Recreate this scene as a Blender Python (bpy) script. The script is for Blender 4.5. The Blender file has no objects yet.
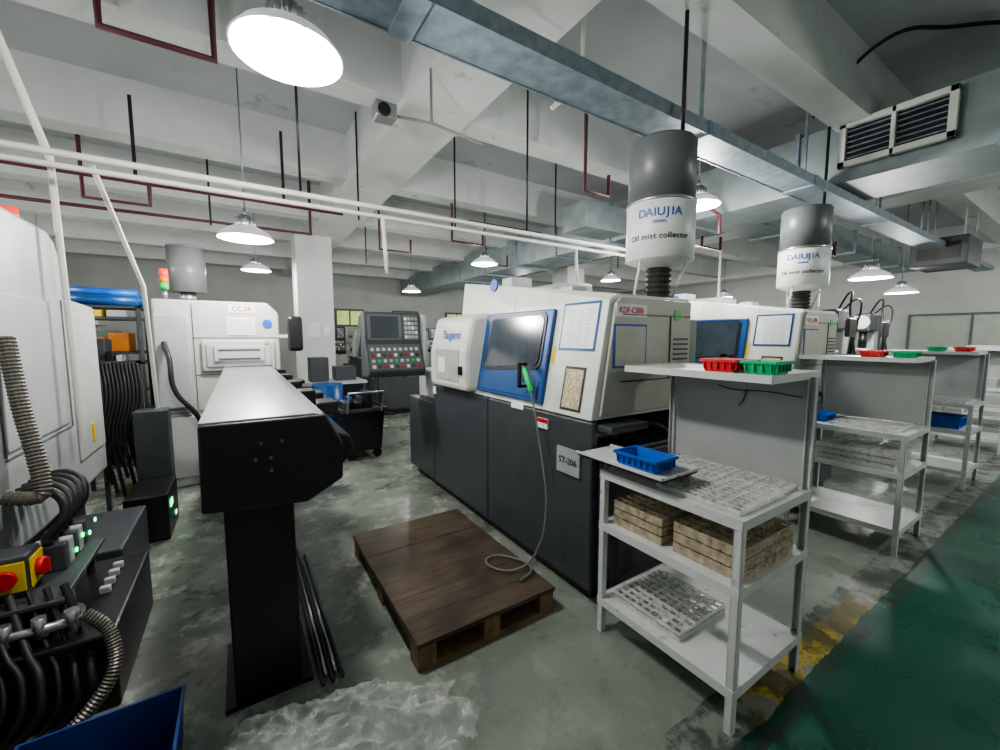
import bpy, bmesh, math, random
from mathutils import Vector, Matrix
random.seed(7)
S=bpy.context.scene
COL=S.collection
try: S.view_settings.look='AgX - Medium High Contrast'
except Exception: pass
# ---------------------------------------------------------------- materials
MATS={}
def mat(name,c,rough=.5,metal=0,var=.08,scale=6,bump=0,emit=0,alpha=1,trans=0,spots=None,bscale=40):
    if name in MATS: return MATS[name]
    m=bpy.data.materials.new(name);m.use_nodes=True;nt=m.node_tree;N=nt.nodes;L=nt.links
    b=N['Principled BSDF']
    b.inputs['Roughness'].default_value=rough;b.inputs['Metallic'].default_value=metal
    tc=N.new('ShaderNodeTexCoord');no=N.new('ShaderNodeTexNoise');no.inputs['Scale'].default_value=scale;no.inputs['Detail'].default_value=5
    L.new(tc.outputs['Object'],no.inputs['Vector'])
    r=N.new('ShaderNodeValToRGB')
    r.color_ramp.elements[0].position=.3;r.color_ramp.elements[1].position=.7
    r.color_ramp.elements[0].color=(*[max(0,x*(1-var)) for x in c],1)
    r.color_ramp.elements[1].color=(*[min(1,x*(1+var)) for x in c],1)
    L.new(no.outputs['Fac'],r.inputs['Fac'])
    out=r.outputs['Color']
    if spots:
        n2=N.new('ShaderNodeTexNoise');n2.inputs['Scale'].default_value=spots[1];n2.inputs['Detail'].default_value=8;L.new(tc.outputs['Object'],n2.inputs['Vector'])
        r2=N.new('ShaderNodeValToRGB');r2.color_ramp.elements[0].position=spots[2];r2.color_ramp.elements[1].position=spots[2]+.06
        L.new(n2.outputs['Fac'],r2.inputs['Fac'])
        mx=N.new('ShaderNodeMixRGB');mx.inputs[2].default_value=(*spots[0],1);L.new(r2.outputs['Color'],mx.inputs[0]);L.new(out,mx.inputs[1]);out=mx.outputs[0]
    L.new(out,b.inputs['Base Color'])
    if emit:
        b.inputs['Emission Color'].default_value=(*c,1);b.inputs['Emission Strength'].default_value=emit
    if trans: b.inputs['Transmission Weight'].default_value=trans
    if alpha<1: b.inputs['Alpha'].default_value=alpha
    if bump:
        n3=N.new('ShaderNodeTexNoise');n3.inputs['Scale'].default_value=bscale;L.new(tc.outputs['Object'],n3.inputs['Vector'])
        bp=N.new('ShaderNodeBump');bp.inputs['Strength'].default_value=bump;bp.inputs['Distance'].default_value=.02
        L.new(n3.outputs['Fac'],bp.inputs['Height']);L.new(bp.outputs['Normal'],b.inputs['Normal'])
    MATS[name]=m;return m
WHITE=mat('machine_white',(.66,.68,.63),.35,var=.05)
OFFW=mat('machine_off_white',(.50,.52,.50),.4,var=.06)
GREYM=mat('machine_grey',(.44,.46,.46),.4,var=.06)
ENDG=mat('machine_end_beige',(.42,.43,.37),.45,var=.06)
DARK=mat('machine_charcoal',(.05,.056,.062),.45,var=.12)
BLACK=mat('black_paint',(.010,.010,.011),.35,var=.2)
RUB=mat('rubber_black',(.015,.015,.016),.55)
BLUE=mat('blue_frame',(.008,.065,.23),.35)
GLASS=mat('dark_glass',(.03,.045,.06),.14,var=.3,scale=9)
STEEL=mat('steel',(.45,.46,.46),.35,.9)
GALV=mat('galvanised',(.24,.30,.34),.5,.35,var=.22,scale=14)
DUCT=mat('duct_sheet',(.29,.34,.35),.5,.3,var=.15,scale=5)
BENCH=mat('bench_enamel',(.60,.62,.61),.45,var=.05,spots=((.36,.37,.35),14,.64))
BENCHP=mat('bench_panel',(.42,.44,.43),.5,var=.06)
PIPEW=mat('pipe_white',(.60,.60,.56),.45)
PIPER=mat('pipe_red_brown',(.085,.018,.026),.5)
PAPER=mat('paper',(.80,.82,.81),.7)
PAPERY=mat('paper_brown',(.45,.36,.22),.7,spots=((.7,.62,.45),60,.5))
BLUEBIN=mat('bin_blue',(.01,.11,.50),.4)
REDBIN=mat('bin_red',(.60,.02,.025),.4)
GREENBIN=mat('bin_green',(.01,.38,.15),.4)
CLEAR=mat('tray_clear',(.80,.82,.79),.15,alpha=.5,var=.2,scale=40)
AMBER=mat('tray_amber',(.60,.52,.38),.2,alpha=.5,var=.35,scale=30)
PARTS=mat('turned_parts',(.62,.62,.6),.22,.85,var=.5,scale=60)
FINN=mat('collector_grey',(.12,.13,.135),.4)
CWHITE=mat('collector_white',(.68,.70,.68),.4)
LAMP=mat('lamp_led',(1,.99,.96),.5,emit=25,var=0)
SHADE=mat('lamp_shade',(.80,.82,.82),.4,emit=.25)
HSINK=mat('lamp_heatsink',(.28,.29,.30),.4,.5)
TXB=mat('text_blue',(.02,.10,.40),.5);TXD=mat('text_dark',(.03,.03,.03),.5);TXR=mat('text_red',(.5,.02,.04),.5)
ORANGE=mat('orange_plastic',(.7,.22,.02),.5);YEL=mat('yellow_plastic',(.75,.55,.02),.5)
GRN=mat('green_plastic',(.02,.6,.12),.4);LED=mat('green_led',(.05,1,.3),.4,emit=4)
SCREEN=mat('screen_dark',(.05,.06,.07),.2)
REDL=mat('beacon_red',(.8,.05,.03),.3,emit=1.0)

def floormat():
    m=bpy.data.materials.new('floor_epoxy');m.use_nodes=True;nt=m.node_tree;N=nt.nodes;L=nt.links;b=N['Principled BSDF']
    geo=N.new('ShaderNodeNewGeometry');sep=N.new('ShaderNodeSeparateXYZ');L.new(geo.outputs['Position'],sep.inputs[0])
    def noise(sc,det=6,rough=.6,dist=0):
        n=N.new('ShaderNodeTexNoise');n.inputs['Scale'].default_value=sc;n.inputs['Detail'].default_value=det;n.inputs['Roughness'].default_value=rough;n.inputs['Distortion'].default_value=dist
        L.new(geo.outputs['Position'],n.inputs['Vector']);return n.outputs['Fac']
    def ramp(fac,els,const=False):
        r=N.new('ShaderNodeValToRGB');e=r.color_ramp.elements
        e[0].position,e[0].color=els[0][0],(*els[0][1],1);e[1].position,e[1].color=els[-1][0],(*els[-1][1],1)
        L.new(fac,r.inputs[0]);return r.outputs[0]
    def mix(f,a,bb):
        x=N.new('ShaderNodeMixRGB');
        L.new(f,x.inputs[0])
        for i,v in ((1,a),(2,bb)):
            if isinstance(v,tuple): x.inputs[i].default_value=(*v,1)
            else: L.new(v,x.inputs[i])
        return x.outputs[0]
    def math_(op,a,bb=None):
        x=N.new('ShaderNodeMath');x.operation=op
        for i,v in ((0,a),(1,bb)):
            if v is None: continue
            if isinstance(v,(int,float)): x.inputs[i].default_value=v
            else: L.new(v,x.inputs[i])
        return x.outputs[0]
    base=ramp(noise(1.2),[(.3,(.175,.20,.17)),(.7,(.25,.28,.24))])
    yy=sep.outputs['Y'];xx=sep.outputs['X']
    aisle=ramp(math_('ADD',math_('MULTIPLY',yy,.1),math_('MULTIPLY',noise(.8),.12)),[(.19,(.2,.2,.2)),(.29,(1,1,1))])
    d=ramp(noise(1.7,10,.66,.4),[(.47,(0,0,0)),(.58,(1,1,1))])
    c=mix(math_('MULTIPLY',d,math_('MULTIPLY',aisle,.6)),base,(.085,.095,.08))
    w=ramp(noise(5.2,12,.72,.2),[(.54,(0,0,0)),(.59,(1,1,1))])
    c=mix(math_('MULTIPLY',w,math_('MULTIPLY',aisle,.75)),c,(.44,.45,.40))
    d2=ramp(noise(4.7,12,.74,.4),[(.56,(0,0,0)),(.63,(1,1,1))])
    c=mix(math_('MULTIPLY',d2,math_('MULTIPLY',aisle,.85)),c,(.04,.043,.036))
    f=ramp(noise(14,8,.7),[(.58,(0,0,0)),(.66,(1,1,1))])
    c=mix(math_('MULTIPLY',f,.35),c,(.08,.09,.075))
    wob=math_('ADD',yy,math_('MULTIPLY',math_('SUBTRACT',noise(5),.5),.05))
    isg=math_('LESS_THAN',wob,.67)
    isy=math_('MULTIPLY',math_('LESS_THAN',wob,.78),math_('GREATER_THAN',math_('SUBTRACT',noise(3,6,.7),math_('MULTIPLY',math_('ABSOLUTE',math_('SUBTRACT',xx,2.35)),.14)),.42))
    c=mix(math_('MULTIPLY',isy,.85),c,(.48,.36,.02))
    xg=math_('GREATER_THAN',xx,1.05)
    green=ramp(noise(1.5),[(.3,(.005,.062,.038)),(.7,(.009,.098,.060))])
    green=mix(math_('MULTIPLY',f,.25),green,(.01,.045,.035))
    c=mix(math_('MULTIPLY',isg,xg),c,green)
    edge=math_('MULTIPLY',math_('LESS_THAN',math_('ABSOLUTE',math_('SUBTRACT',wob,.72)),.12),ramp(noise(6,8,.7),[(.45,(0,0,0)),(.53,(1,1,1))]))
    c=mix(math_('MULTIPLY',edge,math_('MULTIPLY',xg,.8)),c,(.035,.04,.035))
    L.new(c,b.inputs['Base Color'])
    rr=ramp(noise(2.5),[(.3,(.17,.17,.17)),(.7,(.45,.45,.45))]);L.new(rr,b.inputs['Roughness'])
    return m
def woodmat():
    m=bpy.data.materials.new('oily_wood');m.use_nodes=True;nt=m.node_tree;N=nt.nodes;L=nt.links;b=N['Principled BSDF']
    tc=N.new('ShaderNodeTexCoord');mp=N.new('ShaderNodeMapping');mp.inputs['Scale'].default_value=(2,25,25);L.new(tc.outputs['Object'],mp.inputs[0])
    n=N.new('ShaderNodeTexNoise');n.inputs['Scale'].default_value=2;n.inputs['Detail'].default_value=8;L.new(mp.outputs[0],n.inputs['Vector'])
    r=N.new('ShaderNodeValToRGB');r.color_ramp.elements[0].position=.3;r.color_ramp.elements[1].position=.75
    r.color_ramp.elements[0].color=(.038,.027,.018,1);r.color_ramp.elements[1].color=(.120,.086,.056,1)
    L.new(n.outputs['Fac'],r.inputs[0])
    n2=N.new('ShaderNodeTexNoise');n2.inputs['Scale'].default_value=3;n2.inputs['Detail'].default_value=6;L.new(tc.outputs['Object'],n2.inputs['Vector'])
    r2=N.new('ShaderNodeValToRGB');r2.color_ramp.elements[0].position=.38;r2.color_ramp.elements[0].color=(.3,.3,.3,1);r2.color_ramp.elements[1].position=.6;L.new(n2.outputs['Fac'],r2.inputs[0])
    mx=N.new('ShaderNodeMixRGB');mx.blend_type='MULTIPLY';mx.inputs[0].default_value=.85
    L.new(r.outputs[0],mx.inputs[1]);L.new(r2.outputs[0],mx.inputs[2]);L.new(mx.outputs[0],b.inputs['Base Color'])
    b.inputs['Roughness'].default_value=.38;return m
WOOD=woodmat()
WOODL=mat('wood_raw',(.20,.12,.06),.7,var=.3,scale=20)
HOSEG=mat('hose_grey_brown',(.10,.095,.08),.5)
# ---------------------------------------------------------------- geometry helpers
def grp(name,loc=(0,0,0),rot=0):
    e=bpy.data.objects.new(name,None);e.empty_display_size=.1;COL.objects.link(e);e.location=loc;e.rotation_euler=(0,0,rot);return e
def mesh(name,vs,fs,m,par=None,bev=0,smooth=False,loc=(0,0,0)):
    me=bpy.data.meshes.new(name);me.from_pydata([tuple(v) for v in vs],[],fs)
    bm=bmesh.new();bm.from_mesh(me);bmesh.ops.recalc_face_normals(bm,faces=bm.faces);bm.to_mesh(me);bm.free()
    me.materials.append(m);o=bpy.data.objects.new(name,me);COL.objects.link(o);o.location=loc
    if par: o.parent=par
    if smooth:
        for p in me.polygons:p.use_smooth=True
    if bev:
        b=o.modifiers.new('bev','BEVEL');b.width=bev;b.segments=2;b.limit_method='ANGLE'
    return o
BF=[(0,3,2,1),(4,5,6,7),(0,1,5,4),(1,2,6,5),(2,3,7,6),(3,0,4,7)]
def bv(a,b): 
    (x0,y0,z0),(x1,y1,z1)=a,b
    return [(x0,y0,z0),(x1,y0,z0),(x1,y1,z0),(x0,y1,z0),(x0,y0,z1),(x1,y0,z1),(x1,y1,z1),(x0,y1,z1)]
def box(name,a,b,m,par=None,bev=0): return mesh(name,bv(a,b),BF,m,par,bev)
def boxes(name,lst,m,par=None,bev=0):
    vs=[];fs=[]
    for a,b in lst:
        k=len(vs);vs+=bv(a,b);fs+=[tuple(i+k for i in f) for f in BF]
    return mesh(name,vs,fs,m,par,bev)
def prism(name,prof,y0,y1,m,par=None,bev=0,axis='Y',prof2=None):
    n=len(prof);p2=prof2 or prof
    if axis=='Y': vs=[(a,y0,z) for a,z in prof]+[(a,y1,z) for a,z in p2]
    elif axis=='X': vs=[(y0,a,z) for a,z in prof]+[(y1,a,z) for a,z in p2]
    else: vs=[(a,z,y0) for a,z in prof]+[(a,z,y1) for a,z in p2]
    fs=[tuple(range(n)),tuple(range(2*n-1,n-1,-1))]+[(i,(i+1)%n,n+(i+1)%n,n+i) for i in range(n)]
    return mesh(name,vs,fs,m,par,bev)
def cyl(name,p,q,r,m,par=None,seg=20,r2=None,smooth=True):
    p=Vector(p);q=Vector(q);d=q-p;r2=r if r2 is None else r2
    a=d.normalized();t=Vector((0,0,1)) if abs(a.z)<.9 else Vector((1,0,0));u=a.cross(t).normalized();w=a.cross(u)
    vs=[];
    for c,rr in ((p,r),(q,r2)):
        for i in range(seg):
            an=2*math.pi*i/seg;vs.append(c+(u*math.cos(an)+w*math.sin(an))*rr)
    fs=[tuple(range(seg)),tuple(range(2*seg-1,seg-1,-1))]+[(i,(i+1)%seg,seg+(i+1)%seg,seg+i) for i in range(seg)]
    o=mesh(name,vs,fs,m,par)
    if smooth:
        for f in o.data.polygons:f.use_smooth=len(f.vertices)==4
    return o
def revolve(name,prof,m,par=None,seg=32,c=(0,0,0),smooth=True):
    vs=[];n=len(prof)
    for i in range(seg):
        a=2*math.pi*i/seg
        for r,z in prof: vs.append((c[0]+r*math.cos(a),c[1]+r*math.sin(a),c[2]+z))
    fs=[]
    for i in range(seg):
        j=(i+1)%seg
        for k in range(n-1): fs.append((i*n+k,j*n+k,j*n+k+1,i*n+k+1))
    o=mesh(name,vs,fs,m,par,smooth=smooth);return o
def tube(name,pts,r,m,par=None,bez=True,res=8):
    cu=bpy.data.curves.new(name,'CURVE');cu.dimensions='3D';cu.bevel_depth=r;cu.bevel_resolution=3;cu.resolution_u=res
    if bez:
        s=cu.splines.new('BEZIER');s.bezier_points.add(len(pts)-1)
        for bp,p in zip(s.bezier_points,pts): bp.co=p;bp.handle_left_type=bp.handle_right_type='AUTO'
    else:
        s=cu.splines.new('POLY');s.points.add(len(pts)-1)
        for bp,p in zip(s.points,pts): bp.co=(*p,1)
    cu.use_fill_caps=True;cu.materials.append(m)
    o=bpy.data.objects.new(name,cu);COL.objects.link(o)
    if par:o.parent=par
    return o
def catmull(pts,n=12):
    pts=[Vector(p) for p in pts];P=[pts[0]]+pts+[pts[-1]];out=[]
    for i in range(1,len(P)-2):
        for k in range(n):
            t=k/n;a,b,c,d=P[i-1],P[i],P[i+1],P[i+2]
            out.append(.5*((2*b)+(-a+c)*t+(2*a-5*b+4*c-d)*t*t+(-a+3*b-3*c+d)*t**3))
    out.append(pts[-1]);return out
def corrug(name,pts,r,m,par=None,pitch=.016,amp=.18):
    path=catmull(pts,40);seg=12;vs=[];fs=[];rings=[];last=None
    L=[0]
    for a,b in zip(path,path[1:]): L.append(L[-1]+(b-a).length)
    step=pitch/2;n=int(L[-1]/step);j=0
    for i in range(n+1):
        s=i*step
        while j<len(L)-2 and L[j+1]<s:j+=1
        t=(s-L[j])/max(1e-6,L[j+1]-L[j]);c=path[j].lerp(path[j+1],min(1,t));d=(path[j+1]-path[j]).normalized()
        rings.append((c,d,r*(1+amp*(i%2)-amp/2)))
    for c,d,rr in rings:
        tt=Vector((0,0,1)) if abs(d.z)<.95 else Vector((1,0,0))
        u=d.cross(tt)
        if last is not None:
            u=last-d*last.dot(d)
        u.normalize();last=u;w=d.cross(u)
        for k in range(seg):
            an=2*math.pi*k/seg;vs.append(c+(u*math.cos(an)+w*math.sin(an))*rr)
    for i in range(len(rings)-1):
        for k in range(seg): fs.append((i*seg+k,i*seg+(k+1)%seg,(i+1)*seg+(k+1)%seg,(i+1)*seg+k))
    return mesh(name,vs,fs,m,par)
def text(name,s,loc,rot,size,m,par=None,align='CENTER'):
    cu=bpy.data.curves.new(name,'FONT');cu.body=s;cu.size=size;cu.align_x=align;cu.align_y='CENTER';cu.extrude=.0006;cu.materials.append(m)
    cu.offset=size*.012
    o=bpy.data.objects.new(name,cu);COL.objects.link(o);o.location=loc;o.rotation_euler=rot
    if par:o.parent=par
    return o
def clone(root,loc,rot=None):
    def rec(o,p):
        c=o.copy();COL.objects.link(c);c.parent=p
        for ch in list(o.children): rec(ch,c)
        return c
    r=rec(root,None);r.location=loc
    if rot is not None:r.rotation_euler=(0,0,rot)
    return r
# ---------------------------------------------------------------- room
X0,X1,Y0,Y1,ZC=-5.,14.,-4.,14.,3.85
CEIL=mat('ceiling_paint',(.52,.54,.55),.8,var=.06,scale=2,spots=((.40,.42,.42),3,.64))
BEAM=mat('beam_paint',(.66,.68,.67),.75,var=.06,scale=3,spots=((.46,.48,.47),5,.66))
WALL=mat('wall_paint',(.50,.52,.51),.8,var=.06,scale=2)
mesh('floor',bv((X0,Y0,-.1),(X1,Y1,0)),BF,floormat())
box('ceiling',(X0,Y0,ZC),(X1,Y1,ZC+.1),CEIL)
box('wall_back',(X0,Y1,0),(X1,Y1+.1,ZC),WALL)
box('wall_front',(X0,Y0-.1,0),(X1,Y0,ZC),WALL)
box('wall_left',(X0-.1,Y0,0),(X0,Y1,ZC),WALL)
box('wall_right',(X1,Y0,0),(X1+.1,Y1,ZC),WALL)
ZB=3.3
for i,x in enumerate((-4.6,1.45,7.5,13.2)):
    prism('ceiling_beam_%d'%(i+1),[(x-.28,ZC),(x-.28,ZB+.0),(x+.28,ZB),(x+.28,ZC)],Y0,Y1,BEAM)  # main concrete ceiling beams running along Y
k=5
for y in (-2.3,-.4,1.48,3.38,5.28,7.18,9.1,11.0,12.9):
    segs=[(-5,-4.88),(-4.32,1.17),(1.73,7.22),(7.78,12.92)]
    boxes('ceiling_beam_%d'%k,[((a,y-.13,ZB+.06),(b,y+.13,ZC)) for a,b in segs],BEAM);k+=1  # secondary ceiling beams spanning between the main ones
c=grp('column')
box('shaft',(.9,8.0,0),(1.5,8.6,ZB),BEAM,c,.01)
boxes('notices',[((1.05,7.99,1.5),(1.25,8.0,1.75)),((1.3,7.99,1.52),(1.42,8.0,1.7))],PAPER,c)
for (cx,cy) in ((7.2,8.0),(1.15,-1.6)):
    clone(c,(cx-.9,cy-8.0,0))
WGL=mat('window_glow',(.40,.50,.16),.5,emit=.9,var=.6,scale=3)
WFR=mat('window_frame',(.10,.12,.12),.5)
n=1
for x in (-3.9,-1.6,1.7,2.7,4.6,6.6,9.2):
    w=grp('window_%d'%n,(x,Y1,0));n+=1
    box('pane',(0,-.03,1.9),(.8,-.02,2.35),WGL,w)
    boxes('frame',[((-.06,-.07,1.84),(.86,-.0,1.9)),((-.06,-.07,2.35),(.86,0,2.41)),((-.06,-.07,1.9),(0,0,2.35)),((.8,-.07,1.9),(.86,0,2.35)),((.38,-.06,1.9),(.42,0,2.35))],WFR,w)
WGR=mat('window_frosted',(.34,.38,.33),.4,emit=.05)
for y in (-1.5,1.0,3.6):
    w=grp('window_%d'%n,(X1,y,0));n+=1
    box('pane',(-.03,0,1.1),(-.02,2.0,2.0),WGR,w)
    boxes('frame',[((-.06,-.05,1.05),(0,2.05,1.1)),((-.06,-.05,2.0),(0,2.05,2.05)),((-.06,-.05,1.1),(0,0,2.0)),((-.06,.98,1.1),(0,1.02,2.0)),((-.06,2.0,1.1),(0,2.05,2.0))],WFR,w)
# ---------------------------------------------------------------- high bay lamps
def lamp(x,y,z,r=.225,rodtop=ZC):
    en=98 if (y<6 and x<7.5) else 62
    g=grp('high_bay_lamp',(x,y,z))
    s=r/.225
    revolve('shade',[(.225*s,0),(.228*s,.006),(.19*s,.055*s),(.12*s,.10*s),(.085*s,.115*s),(.083*s,.11*s),(.115*s,.095*s),(.185*s,.05*s),(.22*s,.004)],SHADE,g)
    cyl('led_panel',(0,0,.06*s),(0,0,.066*s),.125*s,LAMP,g,24)
    cyl('driver_body',(0,0,.115*s),(0,0,.21*s),.045*s,HSINK,g)
    fv=[];ff=[]
    for i in range(16):
        a=math.pi*2*i/16
        ca,sa=math.cos(a),math.sin(a);t=.003
        pts=[(.04*s,.112*s),(.088*s,.112*s),(.08*s,.185*s),(.04*s,.2*s)]
        k0=len(fv)
        for sg in (-t,t):
            for rr,zz in pts: fv.append((rr*ca-sg*sa,rr*sa+sg*ca,zz))
        ff+=[(k0,k0+1,k0+2,k0+3),(k0+7,k0+6,k0+5,k0+4)]+[(k0+i2,k0+(i2+1)%4,k0+4+(i2+1)%4,k0+4+i2) for i2 in range(4)]
    mesh('heatsink_fins',fv,ff,HSINK,g)
    cyl('hook',(0,0,.2*s),(0,0,.27*s),.012,STEEL,g,8)
    cyl('hanger',(0,0,.26*s),(0,0,rodtop-z),.006,HSINK,g,8)
    ld=bpy.data.lights.new('led_light','POINT');ld.energy=en;ld.color=(1,.985,.95);ld.shadow_soft_size=.07
    lo=bpy.data.objects.new('led_light',ld);COL.objects.link(lo);lo.parent=g;lo.location=(0,0,-.075)
    return g
lamp(.22,1.88,2.60,.20)
for (x,y,z,r) in [(.10,4.4,2.38,.22),(3.38,5.73,2.66,.21),(3.68,2.3,2.72,.19),(6.9,1.9,2.25,.22),(9.75,2.25,2.26,.22),(7.1,6.45,2.76,.22),(11.5,6.3,2.6,.22),
    (-2.6,1.5,2.62,.225),(-2.8,5.0,2.5,.225),(1.6,-1.6,2.7,.225),(5.4,-1.2,2.7,.225),(9.5,-1.2,2.7,.225),(0.3,8.0,2.6,.22),(3.6,9.6,2.6,.22),(7.4,10.2,2.6,.22),(-2.6,9.5,2.6,.22),(12.2,-.5,2.6,.22)]:
    lamp(x,y,z,r)
# ---------------------------------------------------------------- CNC lathe
def lathe():
    g=grp('cnc_lathe',(1.56,1.52,0))
    box('plinth',(.07,.05,0),(.98,2.72,.09),BLACK,g)
    box('base_core',(.02,.01,.09),(1.0,2.76,.86),DARK,g,.01)
    for i,(a,b,zt) in enumerate(((.0,1.08,1.045),(1.09,2.1,1.045))):
        prism('base_panel_%d'%(i+1),[(0,.09),(-.0,.92),(.0,zt),(.05,zt),(.05,.09)],a,b,DARK,g,.012)
    box('base_panel_3',(0,2.11,.09),(.06,2.78,.86),DARK,g,.012)
    box('base_upper',(.04,.35,.85),(.95,2.1,1.06),DARK,g)
    box('far_deck',(.1,2.1,.86),(.85,2.74,1.16),GREYM,g,.02)
    box('far_post',(.3,2.0,1.1),(.8,2.45,1.5),GREYM,g,.02)
    n_=[(0,1.05),(.12,1.70),(.18,1.735),(.84,1.735),(.84,1.05)]
    m_=[(0,1.05),(.12,1.70),(.16,1.86),(.84,1.86),(.84,1.05)]
    f_=[(0,1.05),(.12,1.70),(.15,1.97),(.84,1.97),(.84,1.05)]
    prism('upper_body_near',n_,0.01,.9,WHITE,g,.006,prof2=m_)
    prism('upper_body_far',m_,.9,1.72,WHITE,g,.006,prof2=f_)
    box('upper_body_end',(.04,1.72,1.05),(.84,2.02,1.62),WHITE,g,.02)
    prism('end_cap',[(.05,1.07),(.15,1.68),(.19,1.715),(.83,1.715),(.83,1.07)],-.012,.02,ENDG,g,.006)
    boxes('end_panel_seams',[((.2,-.018,1.25),(.82,-.011,1.256)),((.2,-.018,1.62),(.82,-.011,1.626)),((.62,-.018,1.25),(.626,-.011,1.62))],DARK,g)
    boxes('end_louvres',[((.66,-.018,1.30+i*.03),(.8,-.011,1.312+i*.03)) for i in range(7)],DARK,g)
    boxes('roof_parts',[((.3,.5,1.78),(.45,.62,1.84)),((.3,1.2,1.9),(.5,1.35,1.98))],GREYM,g,.01)
    def sp(y,z,off=0): 
        u=.12*(z-1.05)/.65; return (u-off*.983,y,z+off*.181)
    def plate(nm,y0,y1,z0,z1,t,m,off=0,bev=0,pts=None):
        pts=pts or [(y0,z0),(y1,z0),(y1,z1),(y0,z1)]
        n=len(pts);vs=[sp(a,b,off) for a,b in pts]+[sp(a,b,off+t) for a,b in pts]
        fs=[tuple(range(n)),tuple(range(2*n-1,n-1,-1))]+[(i,(i+1)%n,n+(i+1)%n,n+i) for i in range(n)]
        return mesh(nm,vs,fs,m,g,bev)
    plate('door_panel',.42,1.22,1.085,1.67,.03,BLUE,0,.008)
    plate('door_window_seal',.47,1.13,1.29,1.64,.006,BLACK,.03,pts=[(.50,1.29),(1.12,1.25),(1.16,1.30),(1.13,1.62),(1.09,1.645),(.5,1.65),(.47,1.62),(.47,1.32)])
    plate('door_window_glass',.49,1.11,1.31,1.625,.004,GLASS,.037,pts=[(.52,1.31),(1.11,1.275),(1.135,1.31),(1.11,1.61),(1.08,1.625),(.52,1.63),(.49,1.60),(.49,1.34)])
    plate('door_lower_trim',.46,1.2,1.11,1.22,.006,BLUE,.03,.004)
    plate('door_label',.62,.76,1.02,1.075,.002,PAPER,.0)
    boxes('door_handle',[((-.09,.54,1.18),(-.075,.57,1.34)),((-.09,.54,1.18),(-.03,.57,1.2)),((-.09,.54,1.32),(-.03,.57,1.34))],BLACK,g,.004)
    prism('spindle_cover',[(-.10,1.07),(-.10,1.38),(-.03,1.66),(.14,1.70),(.14,1.07)],1.25,1.94,WHITE,g,.035)
    box('cover_window',(-.108,1.36,1.14),(-.099,1.80,1.40),GREYM,g,.004)
    box('cover_label',(-.112,1.60,1.2),(-.107,1.74,1.33),PAPER,g);box('cover_knob',(-.13,1.30,1.2),(-.10,1.33,1.27),BLACK,g,.005)
    text('cover_logo','Tsugami',(-.075,1.55,1.515),(math.radians(76),0,math.radians(-90)),.10,TXB,g)
    for nm,a,b,c_,d_,mm in (('document_sheet',.06,.36,1.42,1.70,PAPER),('document_brown',.1,.27,1.08,1.33,PAPERY)):
        plate(nm+'_border',a,b,c_,d_,.002,BLUE if mm is PAPER else TXD,.001);plate(nm,a+.015,b-.015,c_+.015,d_-.015,.002,mm,.003)
    LN=mat('print_grey',(.35,.37,.40),.6)
    for i in range(11): plate('doc_line_%d'%i,.09,.33-(i*7%3)*.04,1.45+i*.02,1.4515+i*.02,.0008,LN,.005)
    for i in range(3): plate('doc_col_%d'%i,.13+i*.07,.1315+i*.07,1.45,1.66,.0008,LN,.005)
    plate('yellow_sticker',.38,.41,1.34,1.44,.002,YEL,.001)
    boxes('name_plate',[((-.012,.08,.715),(-.001,.27,.865))],mat('plate_grey',(.34,.36,.36),.5),g)
    text('name_text','ST-206',(-.0135,.175,.79),(math.radians(90),0,math.radians(-90)),.052,TXD,g)
    boxes('warning_label',[((-.014,.36,.94),(-.001,.46,1.0))],PAPER,g);boxes('warning_strip',[((-.016,.36,.975),(-.013,.46,1.0))],REDBIN,g)
    box('warning_label_far',(-.014,2.02,.96),(-.001,2.08,1.03),PAPER,g)
    boxes('end_drawing_border',[((.13,-.017,1.33),(.40,-.012,1.57))],TXB,g);boxes('end_drawing',[((.142,-.02,1.342),(.388,-.016,1.558))],ENDG,g)
    for i in range(4): box('end_draw_line_%d'%i,(.17,-.022,1.38+i*.045),(.36-.03*(i%2),-.019,1.382+i*.045),LN,g)
    text('machine_number','KDF-C006',(.27,-.016,1.645),(math.radians(90),0,0),.046,TXR,g)
    box('number_card',(.15,-.0145,1.61),(.40,-.010,1.68),PAPER,g)
    box('green_tag',(.66,-.016,1.6),(.72,-.012,1.66),GRN,g)
    cyl('round_sign',(.148,1.22,1.90),(.138,1.22,1.901),.05,BLUEBIN,g,20)
    box('rear_cabinet',(.86,.12,.1),(1.12,2.0,1.62),mat('cabinet_green_grey',(.20,.26,.21),.5),g,.015)
    box('rear_cabinet_top',(.7,1.0,1.7),(1.0,1.7,1.95),GREYM,g,.02)
    box('end_lower_cover',(.05,-.02,.12),(.95,.02,.84),DARK,g,.01)
    box('recess_back',(.04,.3,.86),(.85,.36,1.05),BLACK,g)
    boxes('recess_posts',[((.02,.02,.86),(.06,.06,1.06)),((.78,.02,.86),(.84,.06,1.06))],DARK,g)
    box('recess_shelf',(.04,-.1,.99),(.34,.25,1.03),DARK,g,.01)
    cyl('coolant_pump',(.4,.12,.86),(.4,.12,1.02),.06,BLACK,g);cyl('coolant_fitting',(.28,.1,.9),(.28,.1,1.04),.02,STEEL,g)
    tube('coolant_hose',[(.4,.1,1.0),(.5,-.04,.98),(.62,-.03,.9),(.66,.05,.88)],.014,RUB,g)
    tube('drain_hose',[(.1,-.06,.5),(.12,-.08,.3),(.1,-.09,.12),(.3,-.1,.03)],.02,RUB,g)
    cyl('pendant_arm',(.25,2.5,1.12),(-.1,2.52,1.12),.03,GREYM,g)
    cyl('pendant_post',(-.12,2.52,1.08),(-.12,2.52,1.2),.04,GREYM,g)
    prism('pendant_case',[(2.40,1.44),(2.43,1.74),(2.56,1.74),(2.56,1.10),(2.30,1.12),(2.28,1.17)],-.56,.0,DARK,g,.01,axis='X')
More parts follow.
